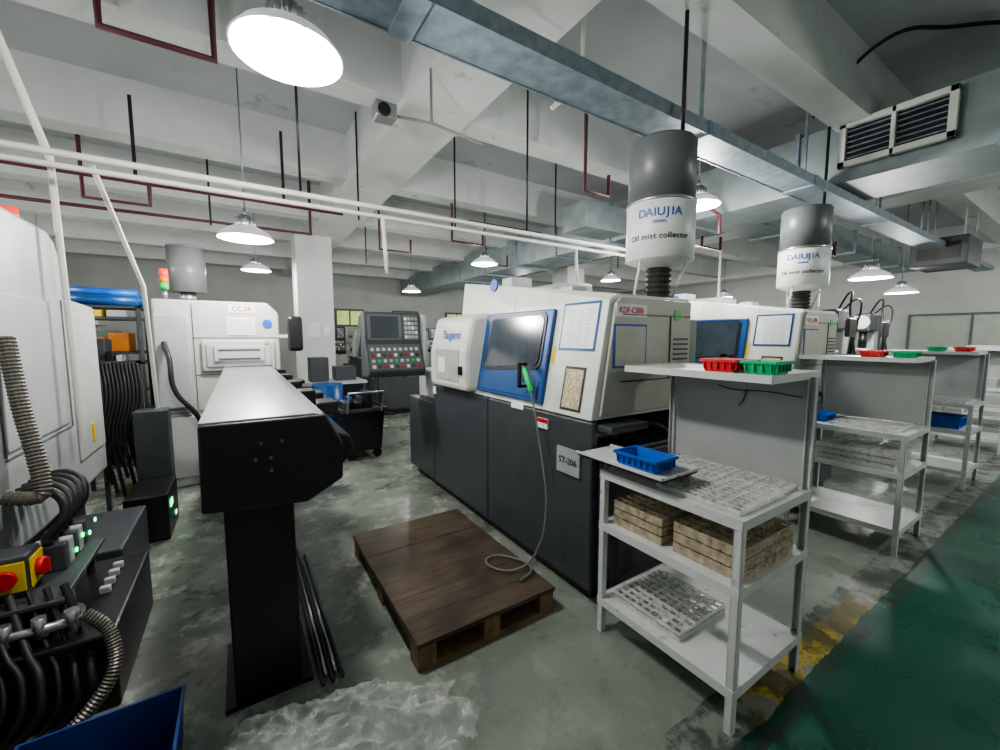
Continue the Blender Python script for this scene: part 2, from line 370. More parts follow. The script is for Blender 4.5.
    def pf(nm,x0,x1,z0,z1,m,e=.004):
        def yy(z): return 2.40+(z-1.44)*.1
        vs=[(x0,yy(z0)-e,z0),(x1,yy(z0)-e,z0),(x1,yy(z1)-e,z1),(x0,yy(z1)-e,z1),(x0,yy(z0)+.002,z0),(x1,yy(z0)+.002,z0),(x1,yy(z1)+.002,z1),(x0,yy(z1)+.002,z1)]
        mesh(nm,vs,BF,m,g)
    pf('pendant_bezel',-.53,-.2,1.47,1.72,FINN);pf('pendant_screen',-.5,-.23,1.49,1.70,SCREEN,.008)
    pf('pendant_keyblock',-.18,-.02,1.47,1.72,FINN)
    for r in range(5):
        for q in range(4): pf('key_%d_%d'%(r,q),-.17+q*.036,-.142+q*.036,1.485+r*.045,1.515+r*.045,GREYM if (r+q)%4 else PAPER,.01)
    def kb(t): return 2.28+.12*t,1.17+.27*t
    def kbox(nm,x0,x1,t0,t1,m,e=.006):
        n=Vector((0,-.27,.12)).normalized()*e
        a=kb(t0);b=kb(t1)
        q=[Vector((x0,*a)),Vector((x1,*a)),Vector((x1,*b)),Vector((x0,*b))]
        mesh(nm,[v+n for v in q]+[v-n*.5 for v in q],BF,m,g)
    kbox('keyboard_plate',-.54,-.02,.06,.95,FINN,.003)
    for r in range(4):
        for q in range(9):
            kbox('button_%d_%d'%(r,q),-.52+q*.055,-.490+q*.055,.12+r*.2,.22+r*.2,[PAPER,GRN,DARK,WHITE,TXR,GREYM][(r*5+q*2)%6] if r<3 else WHITE,.01)
    boxes('pendant_side_cover',[((.0,2.35,1.15),(.03,2.56,1.72))],GREYM,g)
    return g
L1=lathe()
ag=grp('air_blow_gun',(1.5,2.03,1.27))
tube('body',[(.0,.02,0.03),(-.02,-.03,-.02),(-.01,-.06,-.10)],.016,GRN,ag);tube('nozzle',[(.0,.02,.03),(.03,.09,.06)],.006,STEEL,ag)
tube('trigger',[(-.03,.0,.0),(-.05,-.03,-.04)],.005,RUB,ag)
tube('hose',[(-.01,-.06,-.10),(-.02,-.12,-.25),(-.03,-.20,-.5),(-.06,-.28,-.75),(-.12,-.28,-.98),(-.2,-.22,-1.10),(-.32,-.1,-1.115),(-.28,.0,-1.115),(-.15,-.1,-1.115),(-.14,-.25,-1.11),(-.26,-.30,-1.115)],.006,mat('hose_grey',(.16,.18,.16),.4),ag)
offs=[(2.33,0),(.55,6.1),(2.9,6.1),(5.2,6.1),(7.6,6.1),(-4.6,7.2)]
for a,b in offs: clone(L1,(1.56+a,1.52+b,0))
# inspection equipment beyond the second lathe
def measuring(x,y):
    g=grp('optical_measuring_machine',(x,y,0))
    box('cabinet',(0,0,0),(.9,.7,.95),OFFW,g,.015);box('cabinet_door',(-.008,.05,.1),(.0,.62,.88),GREYM,g,.004)
    box('granite_base',(.05,.05,.95),(.85,.65,1.08),DARK,g,.01);box('stage',(.2,.12,1.08),(.65,.5,1.14),BLACK,g,.008)
    box('column',(.6,.4,1.08),(.78,.6,1.80),GREYM,g,.015);box('head',(.3,.38,1.58),(.7,.58,1.85),DARK,g,.03)
    cyl('lens',(.4,.48,1.32),(.4,.48,1.58),.05,BLACK,g);revolve('ring_light',[(.05,1.30),(.10,1.30),(.10,1.33),(.05,1.33),(.05,1.30)],WHITE,g,24,(.4,.48,0))
    cyl('dial',(.28,.48,1.72),(.32,.48,1.72),.10,WHITE,g,24)
    tube('arm',[(.1,.2,1.14),(.08,.15,1.5),(-.05,.1,1.7),(-.25,.1,1.62)],.025,BLACK,g);box('arm_screen',(-.42,.04,1.50),(-.2,.08,1.7),BLACK,g,.01)
    tube('cable_a',[(.6,.5,1.8),(.4,.3,2.05),(.1,.2,1.8),(.05,.1,1.2)],.012,RUB,g);tube('cable_b',[(.7,.5,1.8),(.3,.2,1.95),(-.1,.05,1.75),(-.2,.06,1.6)],.01,RUB,g)
    return g
M1=measuring(5.95,1.62);clone(M1,(7.6,1.75,0))
# ---------------------------------------------------------------- oil mist collector
NAR={'i':.28,'l':.28,'t':.36,'I':.36,' ':.32,'r':.4,'J':.5,'m':.85,'O':.78,'D':.72,'A':.68,'U':.7,'s':.5,'c':.5,'e':.55,'o':.58}
def collector(x,y):
    g=grp('oil_mist_collector',(x,y,0))
    revolve('lower_drum',[(0,1.93),(.10,1.93),(.195,1.97),(.203,1.975),(.203,2.31),(.198,2.315),(0,2.315)],CWHITE,g,40)
    revolve('upper_drum',[(0,2.31),(.196,2.31),(.196,2.665),(.185,2.68),(0,2.68)],FINN,g,40)
    revolve('band',[(.196,2.30),(.207,2.302),(.207,2.32),(.196,2.322)],STEEL,g,40)
    revolve('flex_duct',[(.062+.018*(i%2),1.735+i*.0165) for i in range(13)],mat('flex_duct_dark',(.05,.05,.045),.5),g,24,smooth=False)
    cyl('outlet_flange',(0,0,1.732),(0,0,1.75),.09,DARK,g)
    for i in range(3):
        a=math.radians(60+120*i);cyl('leg_%d'%i,(.17*math.cos(a),.17*math.sin(a)*.6+.05,1.735),(.17*math.cos(a),.17*math.sin(a),1.99),.008,CWHITE,g,8)
    a=math.atan2(-y,-x)-.02
    def lab(nm,s,z,size,m):
        W=[NAR.get(ch,.6)*size*.95 for ch in s];tot=sum(W);p=0
        for i,ch in enumerate(s):
            aa=a+(p+W[i]/2-tot/2)/.204;p+=W[i]
            if ch!=' ': text('%s_%d'%(nm,i),ch,(.2045*math.cos(aa),.2045*math.sin(aa),z),(math.radians(90),0,aa+math.pi/2),size,m,g)
    lab('logo','DAIUJIA',2.225,.066,TXB);lab('sub','oooo',2.175,.035,TXB);lab('caption','Oil mist collector',2.09,.047,TXD)
    cyl('suspension_rod',(.0,-.13,2.67),(0,-.13,ZB+.06),.012,BLACK,g,8)
    return g
collector(2.26,1.66)
collector(4.52,1.74)
# ---------------------------------------------------------------- crates/bins
def cells(name,loc,nx,ny,cx,cy,h,m,layers=1,par=None,fill=None):
    g=grp(name,loc)
    if par:g.parent=par
    lst=[];t=.003
    for l in range(layers):
        z=l*(h+.006)
        lst.append(((0,0,z),(nx*cx,ny*cy,z+.003)))
        for i in range(nx+1): lst.append(((i*cx-t/2,0,z),(i*cx+t/2,ny*cy,z+h)))
        for j in range(ny+1): lst.append(((0,j*cy-t/2,z),(nx*cx,j*cy+t/2,z+h*(1 if j%3==0 else .85))))
    boxes('cells',lst,m,g)
    if fill:
        fl=[]
        for l in range(layers):
            z=l*(h+.006)
            for i in range(nx):
                for j in range(ny):
                    if random.random()<.75: 
                        e=random.uniform(.006,.012);fl.append(((i*cx+e,j*cy+e,z+.004),((i+1)*cx-e,(j+1)*cy-e,z+h*random.uniform(.4,.85))))
        boxes('parts',fl,fill,g)
    return g
def bin_(name,loc,sx,sy,h,m,rot=0,par=None):
    g=grp(name,loc,rot)
    if par:g.parent=par
    t=.004;o=.012
    outer=[(o,o,0),(sx-o,o,0),(sx-o,sy-o,0),(o,sy-o,0),(0,0,h),(sx,0,h),(sx,sy,h),(0,sy,h)]
    inner=[(o+t,o+t,t),(sx-o-t,o+t,t),(sx-o-t,sy-o-t,t),(o+t,sy-o-t,t),(t,t,h),(sx-t,t,h),(sx-t,sy-t,h),(t,sy-t,h)]
    fs=[(0,3,2,1)]+[(i,(i+1)%4,4+(i+1)%4,4+i) for i in range(4)]+[(8,9,10,11)]+[(8+i,12+i,12+(i+1)%4,8+(i+1)%4) for i in range(4)]+[(4+i,4+(i+1)%4,12+(i+1)%4,12+i) for i in range(4)]
    mesh('tub',outer+inner,fs,m,g)
    boxes('rim',[((-.006,-.006,h-.012),(sx+.006,0,h)),((-.006,sy,h-.012),(sx+.006,sy+.006,h)),((-.006,0,h-.012),(0,sy,h)),((sx,0,h-.012),(sx+.006,sy,h))],m,g)
    nr=max(2,int(sx/.03));boxes('ribs',[((sx*(i+.5)/nr-.002,-.003,h*.2),(sx*(i+.5)/nr+.002,o*.7,h-.012)) for i in range(nr)],m,g)
    nr=max(2,int(sy/.03));boxes('side_ribs',[((-.003,sy*(i+.5)/nr-.002,h*.2),(o*.7,sy*(i+.5)/nr+.002,h-.012)) for i in range(nr)],m,g)
    return g
# ---------------------------------------------------------------- workbench rack
def bench():
    g=grp('workbench_rack',(1.48,.70,0))
    W,D=.57,.68;t=.03
    lg=[]
    for (x,y,zt) in ((0,0,.84),(0,D-t,.84),(W-t,0,1.33),(W-t,D-t,1.33)):
        lg.append(((x,y,0),(x+t,y+.004,zt)));lg.append(((x if x==0 else x+t-.004,y,0),(x+.004 if x==0 else x+t,y+t,zt)))
        lg.append(((x,y+t-.004,0),(x+t,y+t,zt)))
    boxes('angle_legs',lg,BENCH,g)
    for i,z in enumerate((.18,.575,.84)):
        boxes('shelf_%d'%(i+1),[((0.002,0.002,z-.006),(W-.002,D-.002,z)),((0,-.003,z-.035),(W,0.001,z+.004)),((0,D-.001,z-.035),(W,D+.003,z+.004)),((-.003,0,z-.035),(.001,D,z+.004)),((W-.001,0,z-.035),(W+.003,D,z+.004))],BENCH,g)
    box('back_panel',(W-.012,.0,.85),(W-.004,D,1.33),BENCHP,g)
    boxes('top_shelf',[((.22,.03,1.338),(.66,D+.05,1.345)),((.217,.03,1.32),(.221,D+.05,1.352)),((.66,.03,1.32),(.664,D+.05,1.352)),((.22,.027,1.32),(.66,.031,1.352)),((.22,D+.05,1.32),(.66,D+.054,1.352))],BENCH,g)
    return g
B1=bench()
random.seed(1)
x=1.48;y=.70
cells('parts_tray',(x+.04,y+.03,.842),9,9,.038,.04,.020,CLEAR,1,fill=PARTS)
cells('parts_tray',(x+.40,y+.04,.842),4,14,.034,.04,.018,CLEAR,1,fill=PARTS)
cells('parts_crate',(x+.06,y+.02,.577),9,6,.046,.048,.040,AMBER,3,fill=PARTS)
cells('parts_crate',(x+.05,y+.36,.577),8,6,.046,.045,.036,AMBER,3,fill=PARTS)
cells('parts_tray',(x+.06,y+.26,.182),9,9,.04,.04,.018,CLEAR,2,fill=PARTS)
BO=(2.22,4.42,6.62,8.9)
for i,d in enumerate(BO):
    clone(B1,(1.48+d,.76+.02*i,0))
def dress2(dx,y0):
    x=1.48+dx;y=y0+.03
    cells('parts_tray',(x+.06,y+.03,.842),6,9,.055,.042,.02,CLEAR,1,fill=PARTS)
    cells('parts_crate',(x+.05,y+.03,.577),8,9,.05,.05,.036,CLEAR,3,fill=PARTS)
dress2(BO[0],.76)
cells('parts_tray',(5.96,.84,.842),6,8,.055,.042,.02,CLEAR,1,fill=PARTS)
bin_('parts_bin',(1.79,.76,1.346),.15,.13,.055,GREENBIN)
bin_('parts_bin',(1.79,.92,1.346),.15,.15,.055,REDBIN)
ct=grp('catch_tray',(1.42,.99,0))
boxes('plate',[((0,0,.905),(.25,.50,.912)),((0,0,.905),(.003,.5,.925)),((0,0,.905),(.25,.003,.925)),((.247,0,.905),(.25,.5,.925))],BENCH,ct)
boxes('feet',[((.07,.02,.864),(.09,.04,.905)),((.22,.02,.864),(.24,.04,.905)),((.07,.36,.846),(.09,.38,.905)),((.22,.36,.846),(.24,.38,.905))],STEEL,ct)
bin_('parts_bin',(1.455,1.05,.914),.15,.22,.06,BLUEBIN)
bin_('parts_bin',(3.80,1.24,.842),.2,.17,.06,BLUEBIN)
bin_('parts_bin',(6.0,1.24,.842),.25,.17,.12,BLUEBIN);bin_('parts_bin',(6.0,.86,.577),.3,.35,.12,BLUEBIN);bin_('parts_bin',(8.2,.9,.842),.3,.35,.12,GREYM)
bin_('parts_bin',(4.1,.84,1.346),.15,.13,.05,GREENBIN);bin_('parts_bin',(4.1,1.02,1.346),.15,.14,.05,REDBIN)
bin_('parts_bin',(6.3,.88,1.346),.15,.13,.05,REDBIN);bin_('parts_bin',(6.3,1.08,1.346),.15,.13,.05,GREENBIN)
hk=grp('wire_hook',(2.03,1.0,1.2));tube('wire',[(0,-.25,.04),(0,-.1,.05),(0,.05,.045),(0,.12,.06)],.0025,TXD,hk);tube('hook',[(0,-.02,.05),(-.003,-.01,.0),(-.003,.01,-.03)],.0025,TXD,hk)
# ---------------------------------------------------------------- pallet
pg=grp('wooden_pallet',(.59,1.60,0))
boxes('deck_boards',[((0+random.uniform(0,.006),1.2*i/7+.001,.118),(.8-random.uniform(0,.006),1.2*(i+1)/7-.001,.14+random.uniform(-.001,.001))) for i in range(7)],WOOD,pg,.001)
boxes('stringers',[((x,0.01,.09),(x+.09,1.19,.117)) for x in (0.01,.355,.70)],WOODL,pg)
boxes('blocks',[((x,y,.022),(x+.09,y+.1,.09)) for x in (0.01,.355,.70) for y in (.01,.55,1.09)],WOODL,pg)
boxes('bottom_boards',[((.01,y,0),(.79,y+.1,.022)) for y in (.01,.55,1.09)],WOODL,pg)
# ---------------------------------------------------------------- bar feeder
bf=grp('bar_feeder',(0,1.75,0))
prism('end_cap',[(-.145,.865),(.20,.835),(.34,.91),(.345,1.06),(.285,1.185),(-.14,1.185)],0,.06,BLACK,bf,.008)
prism('trough_body',[(-.135,.87),(.20,.84),(.33,.91),(.335,1.06),(.275,1.175),(-.13,1.175)],.06,3.2,DARK,bf,.004)
prism('side_lobe',[(.2,.86),(.34,.90),(.42,1.0),(.40,1.06),(.34,1.08),(.2,1.08)],.12,3.0,BLACK,bf,.01)
prism('top_cover',[(-.14,1.176),(-.14,1.192),(.24,1.192),(.285,1.182),(.28,1.176)],.03,3.2,mat('cover_light_grey',(.27,.28,.28),.32,var=.05),bf,.003)
box('pedestal',(-.085,.1,.02),(.16,.42,.86),BLACK,bf,.008)
box('pedestal_foot',(-.12,.08,0),(.2,.5,.02),BLACK,bf)
box('pedestal_far',(-.085,2.5,.02),(.16,2.85,.86),BLACK,bf,.008)
box('pedestal_far_foot',(-.12,2.46,0),(.2,2.9,.02),BLACK,bf)
BOLT=mat('bolt_zinc',(.20,.21,.21),.4,.5)
for i,(x,z) in enumerate(((.05,1.10),(.12,1.10),(.03,1.04),(.08,1.04),(.08,.99))):
    cyl('bolt_%d'%i,(x,-.006,z),(x,.002,z),.006,BOLT,bf,10)
boxes('cover_hinges',[((.28,.8+i*.6,1.10),(.36,.95+i*.6,1.19)) for i in range(4)],BLACK,bf,.004)
boxes('feeder_knobs',[((.33,1.4+i*.35,1.07),(.40,1.5+i*.35,1.12)) for i in range(4)],GREYM,bf,.004)
boxes('side_arm_units',[((.38,.9+i*.5,1.02),(.50,1.1+i*.5,1.10)) for i in range(4)],BLACK,bf,.01)
sb=grp('steel_bar_stock',(.2,1.76,0))
for i in range(5): cyl('bar_%d'%i,(.03+i*.020,.0+.05*(i%2),.012),(.03+i*.018,1.1+.1*(i%3),.012),.008,STEEL if i%2 else DARK,sb,8)
# ---------------------------------------------------------------- mid left machine
mm=grp('turning_center',(-.68,5.0,0))
box('base',(0,0.02,0.0),(1.1,2.4,.75),GREYM,mm,.02)
box('lower_door',(.02,-.01,.1),(.5,.03,.72),OFFW,mm,.015)
prism('upper_body',[(0,.75),(0,1.86),(.95,1.86),(1.05,1.75),(1.05,.75)],0,2.4,OFFW,mm,.02)
box('side_bulge',(.0,-.05,.8),(.28,.0,1.72),GREYM,mm,.02)
box('end_frame',(.36,-.04,1.15),(1.0,.0,1.47),OFFW,mm,.02)
box('end_recess',(.40,-.055,1.2),(.96,-.04,1.43),GREYM,mm,.01)
box('inner_plate',(.46,-.075,1.25),(.90,-.05,1.41),OFFW,mm,.01);boxes('inner_slots',[((.50,-.08,1.27),(.86,-.07,1.285)),((.50,-.08,1.36),(.86,-.07,1.375))],DARK,mm)
box('info_sheet',(.58,-.008,1.52),(.83,-.001,1.70),PAPER,mm)
for i in range(7): box('info_line_%d'%i,(.60,-.010,1.54+i*.021),(.80,-.007,1.544+i*.021),GREYM,mm)
box('brand_card',(.60,-.006,1.745),(.84,-.001,1.825),PAPER,mm)
text('brand_plate','OCSR',(.72,-.008,1.785),(math.radians(90),0,0),.07,TXR,mm)
cyl('round_sign',(.94,-.003,1.64),(.94,-.01,1.64),.045,BLUEBIN,mm)
cyl('small_button',(.92,-.065,1.45),(.92,-.04,1.45),.02,YEL,mm)
boxes('door_seams',[((.3,-.006,.78),(.306,.001,1.82)),((.3,-.006,1.12),(1.03,.001,1.126)),((.3,-.006,1.49),(1.03,.001,1.494))],DARK,mm)
tube('power_hose',[(.08,-.06,1.45),(.12,-.14,1.3),(.15,-.18,1.0),(.3,-.17,.75),(.38,-.1,.5)],.022,RUB,mm)
box('monitor',(1.12,-.2,1.35),(1.26,-.05,1.72),BLACK,mm,.03);cyl('monitor_arm',(1.03,0.05,1.5),(1.15,-.1,1.5),.025,GREYM,mm)
cyl('beacon_pole',(.1,.1,1.86),(.1,.1,1.96),.02,STEEL,mm);cyl('beacon_green',(.1,.1,1.96),(.1,.1,2.02),.035,GRN,mm);cyl('beacon_amber',(.1,.1,2.02),(.1,.1,2.08),.035,ORANGE,mm);cyl('beacon_red',(.1,.1,2.08),(.1,.1,2.15),.035,REDL,mm)
c3=grp('mist_filter_drum',(-.44,5.6,0))
cyl('drum',(0,0,1.98),(0,0,2.44),.17,mat('drum_grey',(.18,.19,.19),.4),c3,32);cyl('drum_lid',(0,0,2.44),(0,0,2.46),.178,FINN,c3,32);cyl('neck',(0,0,1.865),(0,0,1.98),.07,STEEL,c3)
# ---------------------------------------------------------------- near left machine
lm=grp('machining_center',(-.9,0,0))
prism('main_enclosure',[(.7,.62),(.7,2.12),(3.44,2.11),(3.53,2.07),(3.74,1.74),(4.2,1.72),(4.2,.50),(3.0,.50)],-1.3,0,GREYM,lm,.02,axis='X')
boxes('door_panel',[((0,1.7,.98),(.012,2.6,1.74)),((0,2.68,.98),(.012,3.48,1.70))],GREYM,lm,.008)
SEAM=mat('seam_grey',(.16,.17,.17),.5)
boxes('panel_border',[((.0,2.66,.96),(.008,2.665,1.74)),((0,2.665,.95),(.008,3.52,.955)),((0,3.52,.95),(.008,3.525,1.72))],SEAM,lm)
box('far_section_panel',(0,3.6,.7),(.012,4.15,1.66),OFFW,lm,.01)
boxes('latches',[((.0,3.0,.72),(.03,3.06,.80)),((.0,3.85,.78),(.02,3.9,.9))],YEL,lm,.004)
box('lower_skirt',(-1.2,.8,.0),(-.12,4.1,.5),BLACK,lm,.01)
cyl('beacon',(-.1,3.3,2.11),(-.1,3.3,2.19),.035,REDL,lm)
tk=grp('coolant_tank',(-1.0,2.12,0))
box('tank',(-.3,0,0),(.52,.75,.32),BLACK,tk,.01)
box('side_cabinet',(-.2,.80,0.0),(.40,1.5,.34),DARK,tk,.01)
box('control_shelf',(-.3,.1,.44),(.36,.7,.46),DARK,tk,.005)
boxes('shelf_posts',[((-.25,.12,.32),(-.22,.15,.44)),((.3,.12,.32),(.33,.15,.44)),((.3,.62,.32),(.33,.65,.44))],DARK,tk)
box('switch_box',(.12,.20,.46),(.24,.34,.63),DARK,tk,.01)
box('switch_yellow',(.242,.21,.49),(.248,.33,.61),YEL,tk,.002);cyl('switch_knob',(.248,.27,.55),(.27,.27,.55),.036,REDBIN,tk);box('switch_grip',(.27,.263,.52),(.282,.277,.58),REDBIN,tk)
box('switch_front',(.125,.192,.49),(.235,.2,.61),YEL,tk,.002);cyl('front_knob',(.18,.17,.55),(.18,.192,.55),.036,REDBIN,tk)
for i in range(5): 
    box('valve_block_%d'%i,(.18,.38+i*.065,.46),(.30,.43+i*.065,.58),GREYM if i%2 else DARK,tk,.006)
    cyl('valve_cap_%d'%i,(.24,.405+i*.065,.58),(.24,.405+i*.065,.61),.018,BLACK,tk,10)
    tube('valve_hose_%d'%i,[(.24,.405+i*.065,.61),(.30,.42+i*.065,.70),(.26,.46+i*.07,.80),(.08,.54+i*.07,.78),(-.1,.57+i*.07,.72)],.019,RUB,tk)
for i in range(4): cyl('led_%d'%i,(.302,.5+i*.1,.50+.03*(i%2)),(.307,.5+i*.1,.50+.03*(i%2)),.012,LED,tk,8)
cyl('pump_motor',(.30,.22,.32),(.30,.22,.44),.06,DARK,tk);cyl('pump_flange',(.30,.22,.32),(.30,.22,.34),.085,STEEL,tk)
cyl('manifold',(.05,.06,.38),(.42,.06,.38),.018,STEEL,tk)
for i in range(4): cyl('fitting_%d'%i,(.12+i*.09,.06,.35),(.12+i*.09,.06,.43),.022,STEEL,tk,8)
boxes('terminal_blocks',[((.40,.35+i*.08,.32),(.44,.38+i*.08,.35)) for i in range(4)],GREYM,tk,.004)
for i in range(9):
    tube('cable_%d'%i,[(-.05+i*.05,.15,.5),(0+i*.055,.02,.42-.02*i),(.1+i*.045,-.06,.25),(.05+i*.05,-.10,.1),(-.1+i*.05,-.12,.02)],.008+.003*(i%3),RUB,tk)
hz=grp('corrugated_hose')
corrug('riser',[(-.845,2.62,1.5),(-.81,2.58,1.2),(-.77,2.54,.98),(-.75,2.50,.83),(-.80,2.48,.82),(-.86,2.48,.84)],.030,HOSEG,hz)
hz2=grp('coolant_return_hose')
corrug('return',[(-1.2,1.75,.05),(-.95,1.82,.04),(-.75,1.88,.05),(-.58,1.94,.10),(-.47,2.0,.22),(-.48,2.06,.36),(-.55,2.08,.45)],.022,mat('hose_braided',(.12,.11,.09),.4,.3),hz2,.012)
bin_('storage_crate',(-.66,1.42,0),.42,.40,.20,mat('crate_blue',(.010,.045,.19),.4))
sbx=grp('electrical_box',(-.75,3.75,0))
box('case',(0,0,0),(.25,.5,.35),BLACK,sbx,.01);box('indicator',(.252,.08,.22),(.256,.18,.27),LED,sbx);box('indicator_low',(.252,.3,.08),(.256,.34,.11),LED,sbx)
box('riser_stand',(0,.52,0),(.22,.72,.9),DARK,sbx,.01)
rk=grp('storage_rack',(-2.2,6.3,0))
boxes('frame',[((x,y,0),(x+.04,y+.04,2.0)) for x in (0,1.2) for y in (0,.5)]+[((0,0,z),(1.24,.54,z+.03)) for z in (.3,.85,1.3,1.7)],DARK,rk)
random.seed(5)
for i in range(20):
    x=.06+(i%5)*.22;z=[.33,.88,1.33,1.73][(i//5)%4];box('item_%d'%i,(x,.05,z),(x+.18,.4,z+random.uniform(.12,.3)),[ORANGE,BLUEBIN,WHITE,DARK,YEL,GREYM,ORANGE][i%7],rk,.01)
ty=grp('parts_trolley',(-1.28,4.95,0))
boxes('frame',[((x,y,0),(x+.03,y+.03,1.78)) for x in (0,.5) for y in (0,.4)]+[((0,0,z),(.53,.43,z+.02)) for z in (.3,.8,1.25,1.76)],DARK,ty)
random.seed(11)
for i in range(22):
    x=.03+(i%8)*.058;z=[.32,.82,1.27][i//8];box('item_%d'%i,(x,.03+.05*(i%2),z),(x+.045,.35,z+random.uniform(.06,.3)),[ORANGE,DARK,YEL,GREYM,BLACK,ORANGE,DARK,GREYM][(i*3)%8],ty,.006)
cyl('blue_roll_a',(0.0,.1,1.83),(.5,.12,1.83),.05,BLUE,ty);cyl('blue_roll_b',(0.02,.22,1.83),(.52,.22,1.84),.05,BLUE,ty);cyl('blue_roll_c',(0.0,.16,1.91),(.5,.16,1.90),.04,BLUEBIN,ty)
hc=grp('hanging_cable_rack',(-1.0,4.52,0))
boxes('posts',[((0,0,0),(.03,.03,1.3)),((.26,0,0),(.29,.03,1.3)),((0,0,1.27),(.29,.03,1.3))],DARK,hc)
random.seed(9)
for i in range(11):
    x=.025+i*.024;z=random.uniform(.15,.5);tube('cable_%d'%i,[(x,.0,1.28),(x+.02,-.05,1.0),(x-.03,-.06,.7),(x+.01,-.04,z)],.013,RUB,hc)
# ---------------------------------------------------------------- plastic bag
def bag():
    m=bpy.data.materials.new('plastic_film');m.use_nodes=True;nt=m.node_tree;N=nt.nodes;L=nt.links;b=N['Principled BSDF']
    b.inputs['Base Color'].default_value=(.82,.85,.82,1);b.inputs['Roughness'].default_value=.10;b.inputs['Specular IOR Level'].default_value=1
    no=N.new('ShaderNodeTexNoise');no.inputs['Scale'].default_value=14;no.inputs['Detail'].default_value=6
    tc=N.new('ShaderNodeTexCoord');L.new(tc.outputs['Object'],no.inputs['Vector'])
    r=N.new('ShaderNodeMapRange');r.inputs[1].default_value=.42;r.inputs[2].default_value=.66;r.inputs[3].default_value=.13;r.inputs[4].default_value=.45
    L.new(no.outputs['Fac'],r.inputs[0]);L.new(r.outputs[0],b.inputs['Alpha'])
    from mathutils import noise as nz
    g=grp('plastic_bag',(.25,1.45,0),-.36);n=150;m2=100;vs=[];fs=[]
    def rid(x,y,s,k): return 1-2.2*abs(nz.noise(Vector((x*s,y*s*1.6,k))))
    for j in range(m2):
        for i in range(n):
            u=i/(n-1)*2-1;v=j/(m2-1)*2-1
            e=1-(abs(u)**2.5+abs(v)**2.5)/1.25
            rr=1+.25*nz.noise(Vector((u*1.5,v*1.5,4)))+.07*nz.noise(Vector((u*6,v*6,9)))
            x=u*.43*rr;y=v*.20*rr
            wx=x+.06*nz.noise(Vector((x*6,y*6,2)));wy=y+.06*nz.noise(Vector((x*6,y*6,12)))
            h=max(0,e)**.55
            hh=.008+h*(.035+.045*max(0,rid(wx,wy,5,1))+.030*rid(wx,wy,11,3)+.016*rid(wx,wy,24,7)+.006*rid(wx,wy,50,5))
            vs.append((x,y,max(.003,hh)))
    for j in range(m2-1):
        for i in range(n-1): fs.append((j*n+i,j*n+i+1,(j+1)*n+i+1,(j+1)*n+i))
    mesh('film',vs,fs,m,g,smooth=True)
bag()
# ---------------------------------------------------------------- ducts, trays, pipes
dc=grp('air_duct',(0,0,0))
box('main',(4.7,-1.5,2.9),(5.5,13.5,3.43),DUCT,dc,.005)
boxes('flanges',[((4.67,y,2.87),(5.53,y+.04,3.46)) for y in (-.6,.6,1.9,3.1,4.3,5.5,6.7,7.9,9.1)],GALV,dc)
box('branch',(3.9,4.0,2.95),(4.7,4.45,3.3),DUCT,dc,.005)
vt=grp('air_vent',(4.64,.84,3.0))
boxes('frame',[((-.05,0,0),(0,.72,.05)),((-.05,0,.33),(0,.72,.38)),((-.05,0,0),(0,.05,.38)),((-.05,.67,0),(0,.72,.38)),((-.05,.345,0),(0,.375,.38))],WHITE,vt,.004)
boxes('louvres',[((-.03,.05,.07+i*.045),(-.01,.67,.078+i*.045)) for i in range(6)],GALV,vt)
box('dark_throat',(-.008,.04,.04),(.028,.68,.34),BLACK,vt)
d2=grp('air_duct')
box('cross_run',(5.5,2.7,2.95),(12.8,3.2,3.28),DUCT,d2,.005)
boxes('flanges',[((x,2.67,2.92),(x+.04,3.23,3.31)) for x in (6.5,7.7,8.9,10.1,11.3)],GALV,d2)
tr=grp('cable_trunking')
prism('channel',[(1.58,2.87),(1.58,2.8),(1.82,2.8),(1.82,2.87)],-2.6,12.5,GALV,tr,0,axis='X')
boxes('edge_lips',[((-2.6,1.575,2.795),(12.5,1.585,2.875)),((-2.6,1.815,2.795),(12.5,1.825,2.875))],GALV,tr)
boxes('joints',[((x,1.57,2.79),(x+.10,1.83,2.88)) for x in (-1.4,.6,2.6,4.2,6.2)],GALV,tr)
boxes('hangers',[((x,1.69,2.87),(x+.02,1.71,ZC)) for x in (-1.3,.7,2.7,4.3,6.3,8.3)],GALV,tr)
pp=grp('overhead_pipe')
cyl('pipe_upper',(-4.9,3.12,2.46),(4.6,3.12,2.46),.019,PIPEW,pp,12);cyl('pipe_lower',(-4.9,3.1,2.39),(4.3,3.1,2.39),.016,PIPEW,pp,12)
for x in (-3.2,-1.4,.4,2.3,4.2): cyl('hanger_%d'%int(x*10),(x,3.12,2.48),(x,3.12,ZC),.009,BLACK,pp,6)
for i,x in enumerate((-1.5,.95,2.9)):
    cyl('drop_%d'%i,(x,3.1,2.38),(x+.02,3.1,1.98 if i else 1.7),.014,PIPEW,pp,10)
p2=grp('overhead_pipe')
tube('vertical_conduit',[(-.82,3.36,0.9),(-.84,3.36,2.5)],.016,PIPEW,p2,False)
tube('angled_conduit',[(-1.0,2.8,3.5),(-.84,3.36,2.5)],.018,PIPEW,p2,False)
tube('mid_conduit',[(-.74,3.7,2.6),(-.62,4.3,1.9),(-.6,4.5,.2)],.016,PIPEW,p2,False)
tube('ceiling_conduit',[(1.9,2.0,3.75),(1.9,2.0,3.1),(1.75,2.12,2.95)],.014,PIPEW,p2,False)
sr=grp('sprinkler_pipe')
tube('run_left',[(-3.6,4.2,2.68),(.9,4.2,2.68)],.020,PIPER,sr,False)
tube('run_near',[(-.56,3.2,3.85),(-.56,3.2,3.2),(-.04,3.2,3.2),(-.04,3.2,3.85)],.022,PIPER,sr,False)
